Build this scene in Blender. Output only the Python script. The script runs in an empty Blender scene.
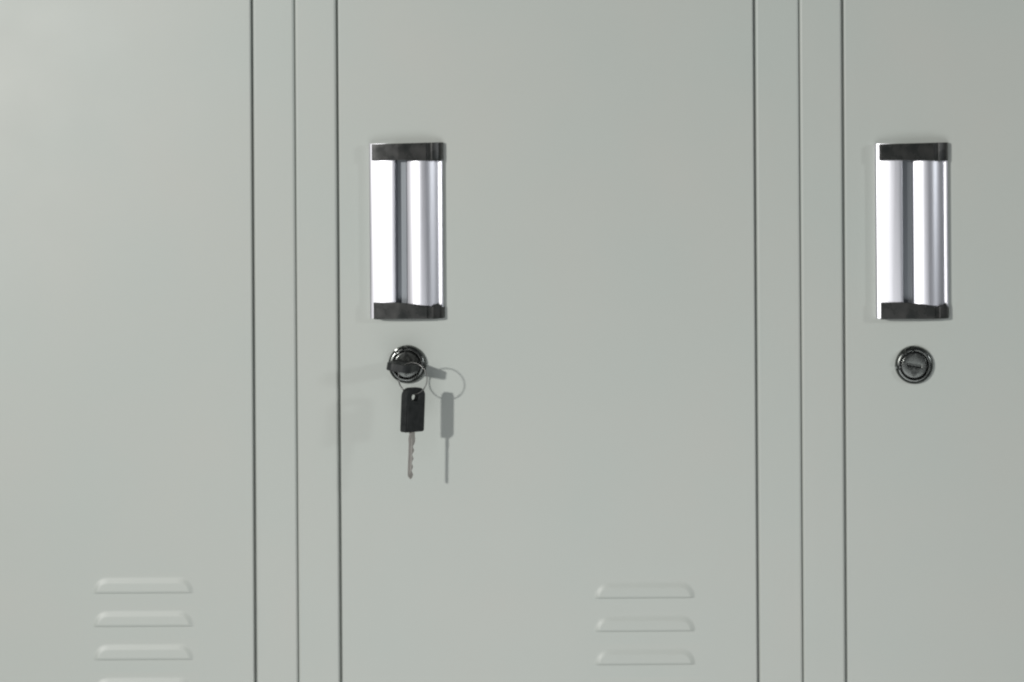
import bpy, bmesh, math
from mathutils import Vector, Matrix

S = 0.0006            # metres per photo pixel measured on the door plane
Z0 = 1.20             # height of the photo's centre above the floor
LEAN = 0.0063         # the whole bank leans a hair to the left
scene = bpy.context.scene
col = scene.collection

def P(px, py, d=0.0):
    """point on (or d pixels in front of) the door plane"""
    return Vector(((px - 512) * S, -d * S, Z0 + (341 - py) * S))

# ------------------------------------------------------------------ materials
def nodes_of(name):
    m = bpy.data.materials.new(name); m.use_nodes = True
    nt = m.node_tree
    return m, nt, nt.nodes['Principled BSDF']

def noise(nt, scale, detail=3, rough=0.5, vec=None, stretch=None):
    n = nt.nodes.new('ShaderNodeTexNoise')
    n.inputs['Scale'].default_value = scale
    n.inputs['Detail'].default_value = detail
    n.inputs['Roughness'].default_value = rough
    tc = nt.nodes.new('ShaderNodeTexCoord')
    if stretch:
        mp = nt.nodes.new('ShaderNodeMapping'); mp.inputs['Scale'].default_value = stretch
        nt.links.new(tc.outputs['Object'], mp.inputs['Vector']); nt.links.new(mp.outputs[0], n.inputs['Vector'])
    else:
        nt.links.new(tc.outputs['Object'], n.inputs['Vector'])
    return n

def ramp(nt, src, a, b, p0=0.3, p1=0.7):
    r = nt.nodes.new('ShaderNodeValToRGB')
    r.color_ramp.elements[0].position = p0; r.color_ramp.elements[1].position = p1
    r.color_ramp.elements[0].color = (*a, 1); r.color_ramp.elements[1].color = (*b, 1)
    nt.links.new(src, r.inputs[0]); return r

def maprange(nt, src, lo, hi):
    r = nt.nodes.new('ShaderNodeMapRange')
    r.inputs['From Min'].default_value = 0.3; r.inputs['From Max'].default_value = 0.7
    r.inputs['To Min'].default_value = lo; r.inputs['To Max'].default_value = hi
    nt.links.new(src, r.inputs[0]); return r

def paint_mat():
    m, nt, b = nodes_of('grey_green_powder_coat')
    n1 = noise(nt, 9, 2)
    r = ramp(nt, n1.outputs['Fac'], (0.432, 0.449, 0.416), (0.414, 0.447, 0.416))
    nt.links.new(r.outputs[0], b.inputs['Base Color'])
    n2 = noise(nt, 30, 4)
    mr = maprange(nt, n2.outputs['Fac'], 0.42, 0.46)
    nt.links.new(mr.outputs[0], b.inputs['Roughness'])
    # long soft waves of thin sheet metal + the faint texture of powder coat
    w = noise(nt, 5, 1); f = noise(nt, 900, 2)
    b1 = nt.nodes.new('ShaderNodeBump'); b1.inputs['Strength'].default_value = 0.5; b1.inputs['Distance'].default_value = 0.0006
    b2 = nt.nodes.new('ShaderNodeBump'); b2.inputs['Strength'].default_value = 0.15; b2.inputs['Distance'].default_value = 0.0001
    nt.links.new(w.outputs['Fac'], b1.inputs['Height']); nt.links.new(f.outputs['Fac'], b2.inputs['Height'])
    nt.links.new(b1.outputs[0], b2.inputs['Normal']); nt.links.new(b2.outputs[0], b.inputs['Normal'])
    b.inputs['IOR'].default_value = 1.5
    return m

def metal_mat(name, colr, r0, r1, scale=60, stretch=None):
    m, nt, b = nodes_of(name)
    b.inputs['Base Color'].default_value = (*colr, 1); b.inputs['Metallic'].default_value = 1
    n = noise(nt, scale, 3, stretch=stretch)
    mr = maprange(nt, n.outputs['Fac'], r0, r1); nt.links.new(mr.outputs[0], b.inputs['Roughness'])
    bp = nt.nodes.new('ShaderNodeBump'); bp.inputs['Strength'].default_value = 0.1; bp.inputs['Distance'].default_value = 0.0002
    nt.links.new(n.outputs['Fac'], bp.inputs['Height']); nt.links.new(bp.outputs[0], b.inputs['Normal'])
    return m

def plastic_mat(name, a, c, rough, scale=120):
    m, nt, b = nodes_of(name)
    n = noise(nt, scale, 4)
    r = ramp(nt, n.outputs['Fac'], a, c); nt.links.new(r.outputs[0], b.inputs['Base Color'])
    mr = maprange(nt, n.outputs['Fac'], rough - .06, rough + .08); nt.links.new(mr.outputs[0], b.inputs['Roughness'])
    return m

PAINT = paint_mat()
ALU = metal_mat('anodised_aluminium', (0.66, 0.66, 0.70), 0.35, 0.43, 400, (1, 1, 0.02))
NICKEL = metal_mat('dull_nickel', (0.13, 0.137, 0.13), 0.18, 0.32, 500)
STEEL = metal_mat('bright_wire', (0.19, 0.19, 0.185), 0.28, 0.35, 500)
BRASSY = metal_mat('worn_key_blade', (0.62, 0.585, 0.55), 0.36, 0.5, 1500)
CAP = plastic_mat('charcoal_cap_plastic', (0.015, 0.017, 0.016), (0.024, 0.024, 0.022), 0.27, 140)
GROOVE_SHADE = metal_mat('dark_groove_shade', (0.22, 0.235, 0.25), 0.38, 0.46, 400, (1, 1, 0.02))  # shade of the finger groove, put into a darker metal colour
BLACK = plastic_mat('black_key_plastic', (0.018, 0.020, 0.020), (0.03, 0.032, 0.032), 0.42, 300)
BLACK.node_tree.nodes['Principled BSDF'].inputs['Specular IOR Level'].default_value = 0.2
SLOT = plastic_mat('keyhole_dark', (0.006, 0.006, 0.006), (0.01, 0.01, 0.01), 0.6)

# ------------------------------------------------------------------ helpers
def finish(bm, name, mat, parent=None, smooth=None):
    bmesh.ops.remove_doubles(bm, verts=bm.verts, dist=1e-7)
    bmesh.ops.recalc_face_normals(bm, faces=bm.faces)
    me = bpy.data.meshes.new(name); bm.to_mesh(me); bm.free()
    me.materials.append(mat)
    if smooth is not None:
        me.polygons.foreach_set('use_smooth', [True] * len(me.polygons))
        me.set_sharp_from_angle(angle=math.radians(smooth))
    o = bpy.data.objects.new(name, me); col.objects.link(o)
    if parent: o.parent = parent
    if smooth is not None:
        wn = o.modifiers.new('face_weighted_normals', 'WEIGHTED_NORMAL'); wn.keep_sharp = True; wn.weight = 100
    return o

def thing(name, loc, rot, label, cat, group=None):
    o = bpy.data.objects.new(name, None); col.objects.link(o)
    o.empty_display_size = 0.02
    o.location = loc; o.rotation_euler = rot
    o['label'] = label; o['category'] = cat
    if group: o['group'] = group
    return o

def box(bm, x0, x1, y0, y1, z0, z1, bev=0.0, seg=3):
    g = bmesh.ops.create_cube(bm, size=1.0)
    for v in g['verts']:
        v.co = Vector(((x0 + x1) / 2 + v.co.x * (x1 - x0), (y0 + y1) / 2 + v.co.y * (y1 - y0), (z0 + z1) / 2 + v.co.z * (z1 - z0)))
    if bev:
        es = list({e for v in g['verts'] for e in v.link_edges})
        bmesh.ops.bevel(bm, geom=es, offset=bev, segments=seg, profile=0.5, affect='EDGES')

def extrude_profile(bm, pts, z0, z1):
    """closed profile in (x, out) extruded along z"""
    a = [bm.verts.new((x, -h, z0)) for x, h in pts]
    b = [bm.verts.new((x, -h, z1)) for x, h in pts]
    n = len(pts)
    for i in range(n):
        bm.faces.new((a[i], a[(i + 1) % n], b[(i + 1) % n], b[i]))
    bm.faces.new(a); bm.faces.new(b[::-1])

def lathe(bm, prof, n=72, rfun=None, c=(0, 0)):
    """prof: (radius, out); axis = -Y.  rfun(k, ang) -> radial scale"""
    rings = []
    for k, (r, h) in enumerate(prof):
        ring = []
        for i in range(n):
            a = 2 * math.pi * i / n
            rr, hh = (r, h) if rfun is None else rfun(k, a, r, h)
            ring.append(bm.verts.new((c[0] + rr * math.cos(a), -hh, c[1] + rr * math.sin(a))))
        rings.append(ring)
    for k in range(len(rings) - 1):
        for i in range(n):
            bm.faces.new((rings[k][i], rings[k][(i + 1) % n], rings[k + 1][(i + 1) % n], rings[k + 1][i]))
    bm.faces.new(rings[-1]); bm.faces.new(rings[0][::-1])

def plate(bm, outer, holes, y0, y1, bev=0.0):
    """flat plate in XZ from outline + hole loops, thickness y0..y1 (bridged triangulation)"""
    loops = [outer] + holes
    edges = []
    for lp in loops:
        vs = [bm.verts.new((x, y0, z)) for x, z in lp]
        for i in range(len(vs)):
            edges.append(bm.edges.new((vs[i], vs[(i + 1) % len(vs)])))
    r = bmesh.ops.triangle_fill(bm, use_beauty=True, edges=edges)
    fs = [g for g in r['geom'] if isinstance(g, bmesh.types.BMFace)]
    ex = bmesh.ops.extrude_face_region(bm, geom=fs)
    vs = [g for g in ex['geom'] if isinstance(g, bmesh.types.BMVert)]
    bmesh.ops.translate(bm, vec=(0, y1 - y0, 0), verts=vs)
    if bev:
        bmesh.ops.recalc_face_normals(bm, faces=bm.faces)
        es = [e for e in bm.edges if len(e.link_faces) == 2 and e.calc_face_angle(0) > 1.2]
        bmesh.ops.bevel(bm, geom=es, offset=bev, segments=2, profile=0.5, affect='EDGES')

# ------------------------------------------------------------------ louvre patch (pressed vent), local px units
LW, LH, MG = 51.0, 16.6, 4.0     # half width, height, flat margin
def louver_patch(bm, H):
    X0, X1, A0, A1 = -(LW + MG), LW + MG, -MG, LH
    nx, nz = 160, 34
    def height(x, v):            # v: px below the top edge
        v = max(0.0, v)
        R = LH
        ax = abs(x)
        # distance inside the outline (rounded upper corners, open lower edge)
        A = 14.0
        if ax > LW - A and v < R + 0.01:
            d = (1 - math.hypot((ax - (LW - A)) / A, (R - v) / R)) * 15.5
        else:
            d = v
        if d <= 0: return 0.0
        t = min(1.0, d / 7.0)
        e = t * t * (3 - 2 * t)
        s = 0.50 + 0.50 * min(1, v / LH)
        if v > LH - 2.5: s *= 1 - 0.45 * ((v - LH + 2.5) / 2.5) ** 1.5
        return H * e * s
    grid = []
    for j in range(nz + 1):
        v = A0 + (A1 - A0) * j / nz
        row = []
        for i in range(nx + 1):
            x = X0 + (X1 - X0) * i / nx
            row.append(bm.verts.new((x * S, -height(x, v), -v * S)))
        grid.append(row)
    for j in range(nz):
        for i in range(nx):
            bm.faces.new((grid[j][i], grid[j + 1][i], grid[j + 1][i + 1], grid[j][i + 1]))
    # folded lip: the sheet's raw lower edge turns back 0.8 mm (thickness), leaving the slot open below it
    lip = [bm.verts.new((v.co.x, v.co.y * 0.55 if v.co.y < -1e-6 else v.co.y, v.co.z - 0.00012)) for v in grid[nz]]
    for i in range(nx):
        if grid[nz][i].co.y < -1e-6 or grid[nz][i + 1].co.y < -1e-6:
            bm.faces.new((grid[nz][i], lip[i], lip[i + 1], grid[nz][i + 1]))
        else:
            pass
    # flat margin under the slot
    lo = [bm.verts.new((v.co.x, 0, v.co.z - 0.0000)) for v in grid[nz]]
    lo2 = [bm.verts.new((v.co.x, 0, -(LH + MG) * S)) for v in grid[nz]]
    for i in range(nx):
        bm.faces.new((lo[i], lo2[i], lo2[i + 1], lo[i + 1]))

def door_mesh(bm, x0, x1, z0, z1, cx, tops):
    """pan door: front sheet with openings where the pressed louvres sit, rolled edges, back skin"""
    xb = [x0, cx - (LW + MG) * S, cx + (LW + MG) * S, x1]
    zb = [z0]
    for t in sorted(tops):
        zb += [t - (LH + MG) * S, t + MG * S]
    zb.append(z1)
    xb.insert(1, x0 + 0.02); xb.insert(-1, x1 - 0.02)
    r = 0.0011; prof = []
    for k in range(6):
        a = math.pi / 2 * k / 5
        prof.append((r - r * math.sin(a), r - r * math.cos(a)))   # (inset, depth) from front to side
    prof.append((0, 0.0036)); 
    def loop(ins, dep):
        m = ins
        X = list(xb); Z = list(zb); X[0] += m; X[-1] -= m; Z[0] += m; Z[-1] -= m
        pts = [(x, Z[0]) for x in X] + [(X[-1], z) for z in Z[1:]] + [(x, Z[-1]) for x in X[-2::-1]] + [(X[0], z) for z in Z[-2:0:-1]]
        return [bm.verts.new((x, dep, z)) for x, z in pts], X, Z
    prev = None; first = None
    for ins, dep in prof:
        L, X, Z = loop(ins, dep)
        if prev:
            n = len(L)
            for i in range(n): bm.faces.new((prev[i], prev[(i + 1) % n], L[(i + 1) % n], L[i]))
        else: first = (L, X, Z)
        prev = L
    bm.faces.new(prev)
    L, X, Z = first
    V = {(i, j): bm.verts.new((X[i], 0, Z[j])) for i in range(len(X)) for j in range(len(Z))}
    for i in range(len(X) - 1):
        for j in range(len(Z) - 1):
            if i == 2 and j % 2 == 1 and j < 2 * len(tops): continue
            bm.faces.new((V[i, j], V[i + 1, j], V[i + 1, j + 1], V[i, j + 1]))

# ------------------------------------------------------------------ handle pieces
def handle(parent, lx, lz, toploc):
    """lx, lz: local position of the handle's top-left corner"""
    g = bpy.data.objects.new('handle', None); col.objects.link(g); g.parent = parent; g.empty_display_size = .01
    g.location = (lx, 0, lz)
    H = 174.5 * S
    mm = 0.001
    # aluminium pull: left blade tilted to the light, finger groove, rounded ridge, thin right lip
    pts = [(0, -0.4), (0.0, 4.5), (0.2, 4.95)]
    for k in range(13):
        t = k / 12; x = 0.6 + 14.6 * t
        pts.append((x, 5.2 + 5.4 * t - 2.75 * t * t))
    pts += [(15.6, 7.6), (15.85, 6.8), (16.0, 2.0), (16.3, 1.0), (18.8, 0.8), (21.2, 0.8), (21.8, 1.0), (22.1, 2.6)]
    for k in range(25):
        t = k / 24; x = 22.6 + 17.6 * t
        y = 4.2 + 3.6 * math.sin(math.pi * (0.09 + 0.78 * t)) ** 0.9 - 2.3 * t ** 3
        pts.append((x, y))
    pts += [(40.6, 3.1), (41.0, 3.0), (41.4, 3.15), (41.9, 3.4), (42.8, 3.45), (43.3, 3.1), (43.5, 2.4), (43.5, -0.4)]
    bm = bmesh.new(); extrude_profile(bm, [(x * mm, y * mm) for x, y in pts], -(H - .2 * mm), -.2 * mm)
    finish(bm, 'grip', ALU, g, 35)
    bm = bmesh.new()  # dark strip added on the groove floor in place of its shade
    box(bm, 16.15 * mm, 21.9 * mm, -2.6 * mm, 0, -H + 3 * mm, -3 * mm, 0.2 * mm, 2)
    finish(bm, 'groove_shade_strip', GROOVE_SHADE, g, 35)
    for top in (True, False):
        bm = bmesh.new()
        x0 = 1.9 if top else 2.4
        prof = [(x0, -0.3), (x0, 7.4), (x0 + .6, 8.2), (8.5, 8.9), (17.6, 9.2), (18.2, 9.2), (34.6, 8.9), (35.0, 7.9), (37.4, 7.4), (37.8, 7.8),
                (41.2, 6.2), (42.6, 4.9), (43.4, 3.4), (44.1 if not top else 43.7, -0.3)]
        if top:
            extrude_profile(bm, [(x * mm, y * mm) for x, y in prof], -17.2 * S, 0.3 * S)
            for v in bm.verts:                 # upper edge climbs a little to the right, lower edge dips
                if v.co.z > -8 * S: v.co.z += (v.co.x / 0.0435 - .7) * 1.6 * S
                if v.co.z < -8 * S: v.co.z += (0.3 if v.co.x < .03 else -.4) * S
        else:
            extrude_profile(bm, [(x * mm, y * mm) for x, y in prof], -H - .2 * S, -H + 16.5 * S)
            for v in bm.verts:
                if v.co.z > -H + 8 * S and 0.0345 < v.co.x < 0.039: v.co.z -= 4.5 * S
                if v.co.z > -H + 8 * S and v.co.x > 0.042: v.co.z -= 5.5 * S
        bmesh.ops.recalc_face_normals(bm, faces=bm.faces)
        es = [e for e in bm.edges if e.calc_face_angle(0) > 0.6]
        bmesh.ops.bevel(bm, geom=es, offset=0.35 * mm, segments=2, profile=0.5, affect='EDGES')
        finish(bm, 'end_cap', CAP, g, 40)
        # moulded recess rib on the cap's face
        
    return g

def lock(parent, lx, lz, plug_rot):
    mm = 0.001
    notches = [math.radians(a) for a in (97, 128, 188)]
    def rf(k, a, r, h):
        for c in notches:
            d = abs((a - c + math.pi) % (2 * math.pi) - math.pi)
            if d < 0.10 and 2 <= k <= 6: return r * 0.93, h - 0.9 * mm
        return r, h
    bm = bmesh.new()
    lathe(bm, [(r * 0.99 * mm, h * mm) for r, h in [(11.6, -0.3), (11.6, 0.5), (11.45, 1.6), (11.1, 2.5), (10.4, 3.2), (9.5, 3.5), (8.8, 3.4), (8.3, 2.6), (8.1, 1.6), (7.9, 1.4)]], 120, rf)
    bz = finish(bm, 'lock', NICKEL, parent, 40); bz.location = (lx, 0, lz)
    # rotating plug with a horizontal keyway
    bm = bmesh.new()
    def slot_loop(w, h, n=10):
        return [((w - h) * (1 if math.cos(a) > 0 else -1) + h * math.cos(a), h * math.sin(a)) for a in [2 * math.pi * (i + .5) / n for i in range(n)]]
    out = [(7.6 * mm * math.cos(2 * math.pi * i / 64), 7.6 * mm * math.sin(2 * math.pi * i / 64)) for i in range(64)]
    plate(bm, out, [slot_loop(4.3 * mm, 0.9 * mm)], -0.0030, 0.0006, 0.0005)
    pl = finish(bm, 'plug', NICKEL, bz, 40); pl.rotation_euler = (0, plug_rot, 0)
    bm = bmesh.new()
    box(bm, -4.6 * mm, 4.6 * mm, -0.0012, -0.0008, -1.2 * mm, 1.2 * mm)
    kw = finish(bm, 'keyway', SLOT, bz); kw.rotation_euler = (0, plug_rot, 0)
    return bz

# ------------------------------------------------------------------ lockers
BOT, TOP = -0.0, 1.85
def locker(xl, stl, door_w, str_, louv_px, louv_tops, handle_px, lock_px, label, sag=0.0):
    """px positions measured half way down the photo"""
    W = (stl + door_w + str_) * S
    cx_px = xl + (stl + door_w + str_) / 2
    rot = Matrix.Rotation(-LEAN, 4, 'Y')
    mid = P(cx_px, 341)
    base = mid - rot @ Vector((0, 0, Z0))
    root = thing('locker', base, (0, -LEAN, 0), label, 'locker', 'grey-green steel lockers standing side by side in a bank')
    inv = (Matrix.Translation(base) @ rot).inverted()
    loc = lambda px, py: inv @ P(px, py)
    h = W / 2; g = 0.00010
    xa, xb = -h + g, h - g
    xs1 = -h + (stl - 1.1) * S; xd0 = -h + (stl + 0.8) * S
    xd1 = h - (str_ + 0.8) * S; xs2 = h - (str_ - 1.1) * S
    # frame: two stiles and two rails pressed with rounded edges, stop strip behind the door
    bm = bmesh.new()
    box(bm, xa, xs1, 0, 0.03, 0.0, TOP, 0.0017)
    box(bm, xs2, xb, 0, 0.03, 0.0, TOP, 0.0017)
    box(bm, xs1 + .0002, xs2 - .0002, 0.0002, 0.03, TOP - 0.045, TOP, 0.0010)
    box(bm, xs1 + .0002, xs2 - .0002, 0.0002, 0.03, 0.0, 0.075, 0.0010)
    box(bm, xs1 - .003, xs1 + .014, 0.0042, 0.028, 0.07, TOP - .04)
    box(bm, xs2 - .014, xs2 + .003, 0.0042, 0.028, 0.07, TOP - .04)
    finish(bm, 'frame', PAINT, root, 40)
    bm = bmesh.new()
    t = 0.0009
    box(bm, xa, xa + t, 0.0303, 0.45, 0, TOP); box(bm, xb - t, xb, 0.0303, 0.45, 0, TOP)
    box(bm, xa + t, xb - t, 0.449, 0.45, 0, TOP)
    box(bm, xa + t, xb - t, 0.0303, 0.4489, TOP - t, TOP); box(bm, xa + t, xb - t, 0.0303, 0.4489, 0.06, 0.06 + t)
    finish(bm, 'body', PAINT, root)
    # door with pressed louvres
    c = loc(louv_px, louv_tops[0]).x
    tops = [loc(louv_px, p).z for p in louv_tops]
    bm = bmesh.new(); door_mesh(bm, xd0, xd1, 0.078, TOP - 0.048, c, tops)
    d = finish(bm, 'door', PAINT, root, 30)
    d.rotation_euler.y = sag; d.location.x = -1.2 * math.sin(sag)
    proto = None
    for tz in tops:
        if proto is None:
            bm = bmesh.new(); louver_patch(bm, LOUV_H)
            bmesh.ops.remove_doubles(bm, verts=bm.verts, dist=1e-8)
            me = bpy.data.meshes.new('louver'); 
            bmesh.ops.recalc_face_normals(bm, faces=bm.faces); bm.to_mesh(me); bm.free()
            me.materials.append(PAINT); me.polygons.foreach_set('use_smooth', [True] * len(me.polygons)); me.set_sharp_from_angle(angle=math.radians(50))
            proto = me
        o = bpy.data.objects.new('louver', proto); col.objects.link(o); o.parent = d; o.location = (c, 0, tz)
    p = loc(*handle_px); handle(root, p.x, p.z, None)
    p = loc(*lock_px); lock(root, p.x, p.z, math.radians(10))
    return root

LOUV_H = 0.0012
pitch = 33.3
locker(-208.8, 43, 419, 43, 143.5, [576.5 + pitch * k for k in range(6)], (370.5 - 505, 143.5), (407 - 505, 364.5),
       'leftmost grey-green locker, its door showing only vent louvres in the photo, no handle or lock', 0.0008)
locker(296.2, 42.8, 417, 45, 644.5, [581.5 + pitch * k for k in range(6)], (370.5, 143.5), (407.5, 364.2),
       'middle grey-green locker with a key hanging from its lock, its whole door width in view', -0.0006)
locker(801.2, 43.4, 417, 44, 1149.5, [583.5 + pitch * k for k in range(6)], (874.8, 143.5), (914, 364.8),
       'rightmost grey-green locker, cut by the photo edge, with handle and an empty keyless lock', 0.0007)

# ------------------------------------------------------------------ keys
def bow_outline(w, h, rt, rb):
    """rounded tag, origin at hole centre 9 px below its top; z up"""
    pts = []
    top = 9.0 * S; bot = top - h
    def arc(cx, cz, r, a0, a1, n=10):
        for i in range(n + 1):
            a = math.radians(a0 + (a1 - a0) * i / n); pts.append((cx + r * math.cos(a), cz + r * math.sin(a)))
    arc(w / 2 - rt, top - rt, rt, 0, 90); arc(-w / 2 + rt, top - rt, rt, 90, 180)
    arc(-w / 2 + rb, bot + rb, rb, 180, 270, 4); arc(w / 2 - rb, bot + rb, rb, 270, 360, 4)
    return pts

def key(label):
    root = thing('key', (0, 0, 0), (0, 0, 0), label, 'key', 'two matching black headed keys on one ring')
    bw, bh = 25 * S, 43 * S
    bm = bmesh.new()
    hole = [(4.8 * S * math.cos(2 * math.pi * i / 20), 3.9 * S * math.sin(2 * math.pi * i / 20)) for i in range(20)]
    plate(bm, bow_outline(bw, bh, 8.0 * S, 2.0 * S), [hole], -2.3e-3, 2.3e-3, 0.0005)
    # raised grip panel on both faces
    finish(bm, 'bow', BLACK, root, 40)
    bm = bmesh.new()
    for s in (-1, 1):
        box(bm, -bw / 2 + 2.4 * S, bw / 2 - 2.4 * S, s * 2.1e-3 - .0004, s * 2.1e-3 + .0004, -31 * S, -7 * S, 0.0003, 2)
    # panels sunk into the bow, standing 0.25 mm proud
    finish(bm, 'grip_panel', BLACK, bpy.data.objects[root.children[0].name], 40)
    # blade: shoulder + bitted edge
    top = 9 * S - bh
    L = 46 * S
    prof = [(3.0, 0.0 + 1.5), (3.0, -4), (3.6, -6), (3.6, -10), (2.6, -12)]
    cuts = [1.2, 2.8, 0.4, 2.2, 0.1, 2.0, 0.5, 2.4]
    z = -13.0
    for k, cdep in enumerate(cuts):
        prof.append((cdep, z - 1.0)); prof.append((cdep, z - 2.0)); z -= 3.9
    prof += [(1.0, -45), (0.0, -46), (-1.6, -44.5), (-3.0, -42), (-3.0, -11), (-3.6, -9), (-3.6, -6), (-3.0, -4), (-3.0, 1.5)]
    bm = bmesh.new()
    plate(bm, [(x * S, top + zz * S) for x, zz in prof], [], -0.6e-3, 0.6e-3, 0.0001)
    b = finish(bm, 'blade', BRASSY, root, 40)
    bm = bmesh.new()
    box(bm, -1.2 * S, 0.2 * S, -0.7e-3, 0.7e-3, top - 40 * S, top - 7 * S, 0.0001, 1)
    finish(bm, 'milled_groove', BRASSY, b, 40)
    return root

LOCKC = (407.5, 364.2)
# key pushed into the lock: lies flat, head sticking straight out of the door
k1 = key('black headed key pushed into the middle locker\'s lock, seen end on')
base_depth = 8.5                       # head starts this many px in front of the sheet
hole_depth = base_depth + 43 - 9
# local z (up) must point out of the door, local y (thickness) vertical
yaw = math.radians(-4.5)
R = Matrix(((1, 0, 0), (0, 0, -1), (0, 1, 0)))
R = Matrix.Rotation(yaw, 3, 'Z') @ Matrix.Rotation(math.radians(9), 3, 'Y') @ Matrix.Rotation(math.radians(-2), 3, 'X') @ R
k1.rotation_mode = 'QUATERNION'; k1.rotation_quaternion = R.to_quaternion()
kp = P(LOCKC[0] - 1.4, LOCKC[1] - 1.2, hole_depth); k1.location = kp

# split ring
RC = (419.3, 373.2); RD = 45.6; RR = 15.4
ring_th = math.radians(18)
u = Vector((math.cos(ring_th), -math.sin(ring_th), 0))     # right side swings towards the viewer
nrm = Vector((math.sin(ring_th), math.cos(ring_th), 0))
bm = bmesh.new()
n, m = 220, 10; wr = 0.52 * S
rows = []
turns = 1.7
for i in range(n + 1):
    a = 2 * math.pi * turns * i / n + math.radians(70)
    off = (i / n - .5) * 2.0 * wr * 1.0 * turns * .8
    c = (u * math.cos(a) + Vector((0, 0, 1)) * math.sin(a)) * (RR * S) + nrm * off
    rad = u * math.cos(a) + Vector((0, 0, 1)) * math.sin(a)
    rows.append([bm.verts.new(c + (rad * math.cos(t) + nrm * math.sin(t)) * wr) for t in [2 * math.pi * k / m for k in range(m)]])
for i in range(n):
    for k in range(m):
        bm.faces.new((rows[i][k], rows[i][(k + 1) % m], rows[i + 1][(k + 1) % m], rows[i + 1][k]))
bm.faces.new(rows[0]); bm.faces.new(rows[-1][::-1])
ring = finish(bm, 'key_ring', STEEL, None, 60)
ring.location = P(RC[0], RC[1], RD)
ring['label'] = 'thin steel split ring joining the inserted key and the hanging key'
ring['category'] = 'key ring'

# hanging key
k2 = key('black headed key hanging below the lock from the thin ring')
k2.location = P(RC[0] + .5, RC[1] + RR + 2.6, RD)
k2.rotation_euler = (0, math.radians(2.6), math.radians(50))

# ------------------------------------------------------------------ camera
CPX, CPY, D = 700, 150, 1.2
cam = bpy.data.cameras.new('camera'); co = bpy.data.objects.new('camera', cam); col.objects.link(co)
cp = P(CPX, CPY); co.location = (cp.x, -D, cp.z); co.rotation_euler = (math.pi / 2, 0, 0)
cam.sensor_width = 36; cam.lens = 36 * D / (1024 * S)
cam.shift_x = (512 - CPX) / 1024; cam.shift_y = -(341 - CPY) / 1024
cam.clip_start = 0.01; cam.clip_end = 50
scene.camera = co

# ------------------------------------------------------------------ light
def area(name, loc, target, w, h, power, colr, shape='RECTANGLE'):
    l = bpy.data.lights.new(name, 'AREA'); l.shape = shape; l.size = w; l.size_y = h
    l.energy = power; l.color = colr
    o = bpy.data.objects.new(name, l); col.objects.link(o)
    o.location = loc; o.rotation_euler = (Vector(target) - Vector(loc)).to_track_quat('-Z', 'Y').to_euler()
    return o
kx = P(419, 404)
# crisp key lamp, upper left
KD = 2.9
area('key_lamp', (kx.x - 0.60 * KD, -KD, kx.z + 0.24 * KD), kx, 0.125, 0.125, 79, (1.0, 0.985, 0.955), 'DISK')
# weak lamp far to the right: throws the pale second shadow to the left of the lock
RDn = 1.3
area('side_lamp', (kx.x + 1.5 * RDn, -RDn, kx.z + 0.38 * RDn), kx, 0.20, 0.20, 8.0, (0.95, 0.98, 1.0), 'DISK')
# added broad fill, low by the camera, brightens doors and handle metal
area('added_fill', (kx.x + 0.05, -1.1, kx.z - 0.45), (kx.x + .05, 0, kx.z + .1), 1.0, 0.6, 4.7, (0.97, 0.99, 1.0))

w = bpy.data.worlds.new('World'); scene.world = w; w.use_nodes = True
bg = w.node_tree.nodes['Background']; bg.inputs[0].default_value = (0.9, 0.95, 1.0, 1); bg.inputs[1].default_value = 0.09

scene.render.engine = 'CYCLES'
scene.view_settings.view_transform = 'Standard'; scene.view_settings.look = 'None'
scene.view_settings.exposure = 0.0; scene.view_settings.gamma = 1.0
scene.cycles.filter_width = 2.2
scene.render.resolution_x = 1024; scene.render.resolution_y = 682
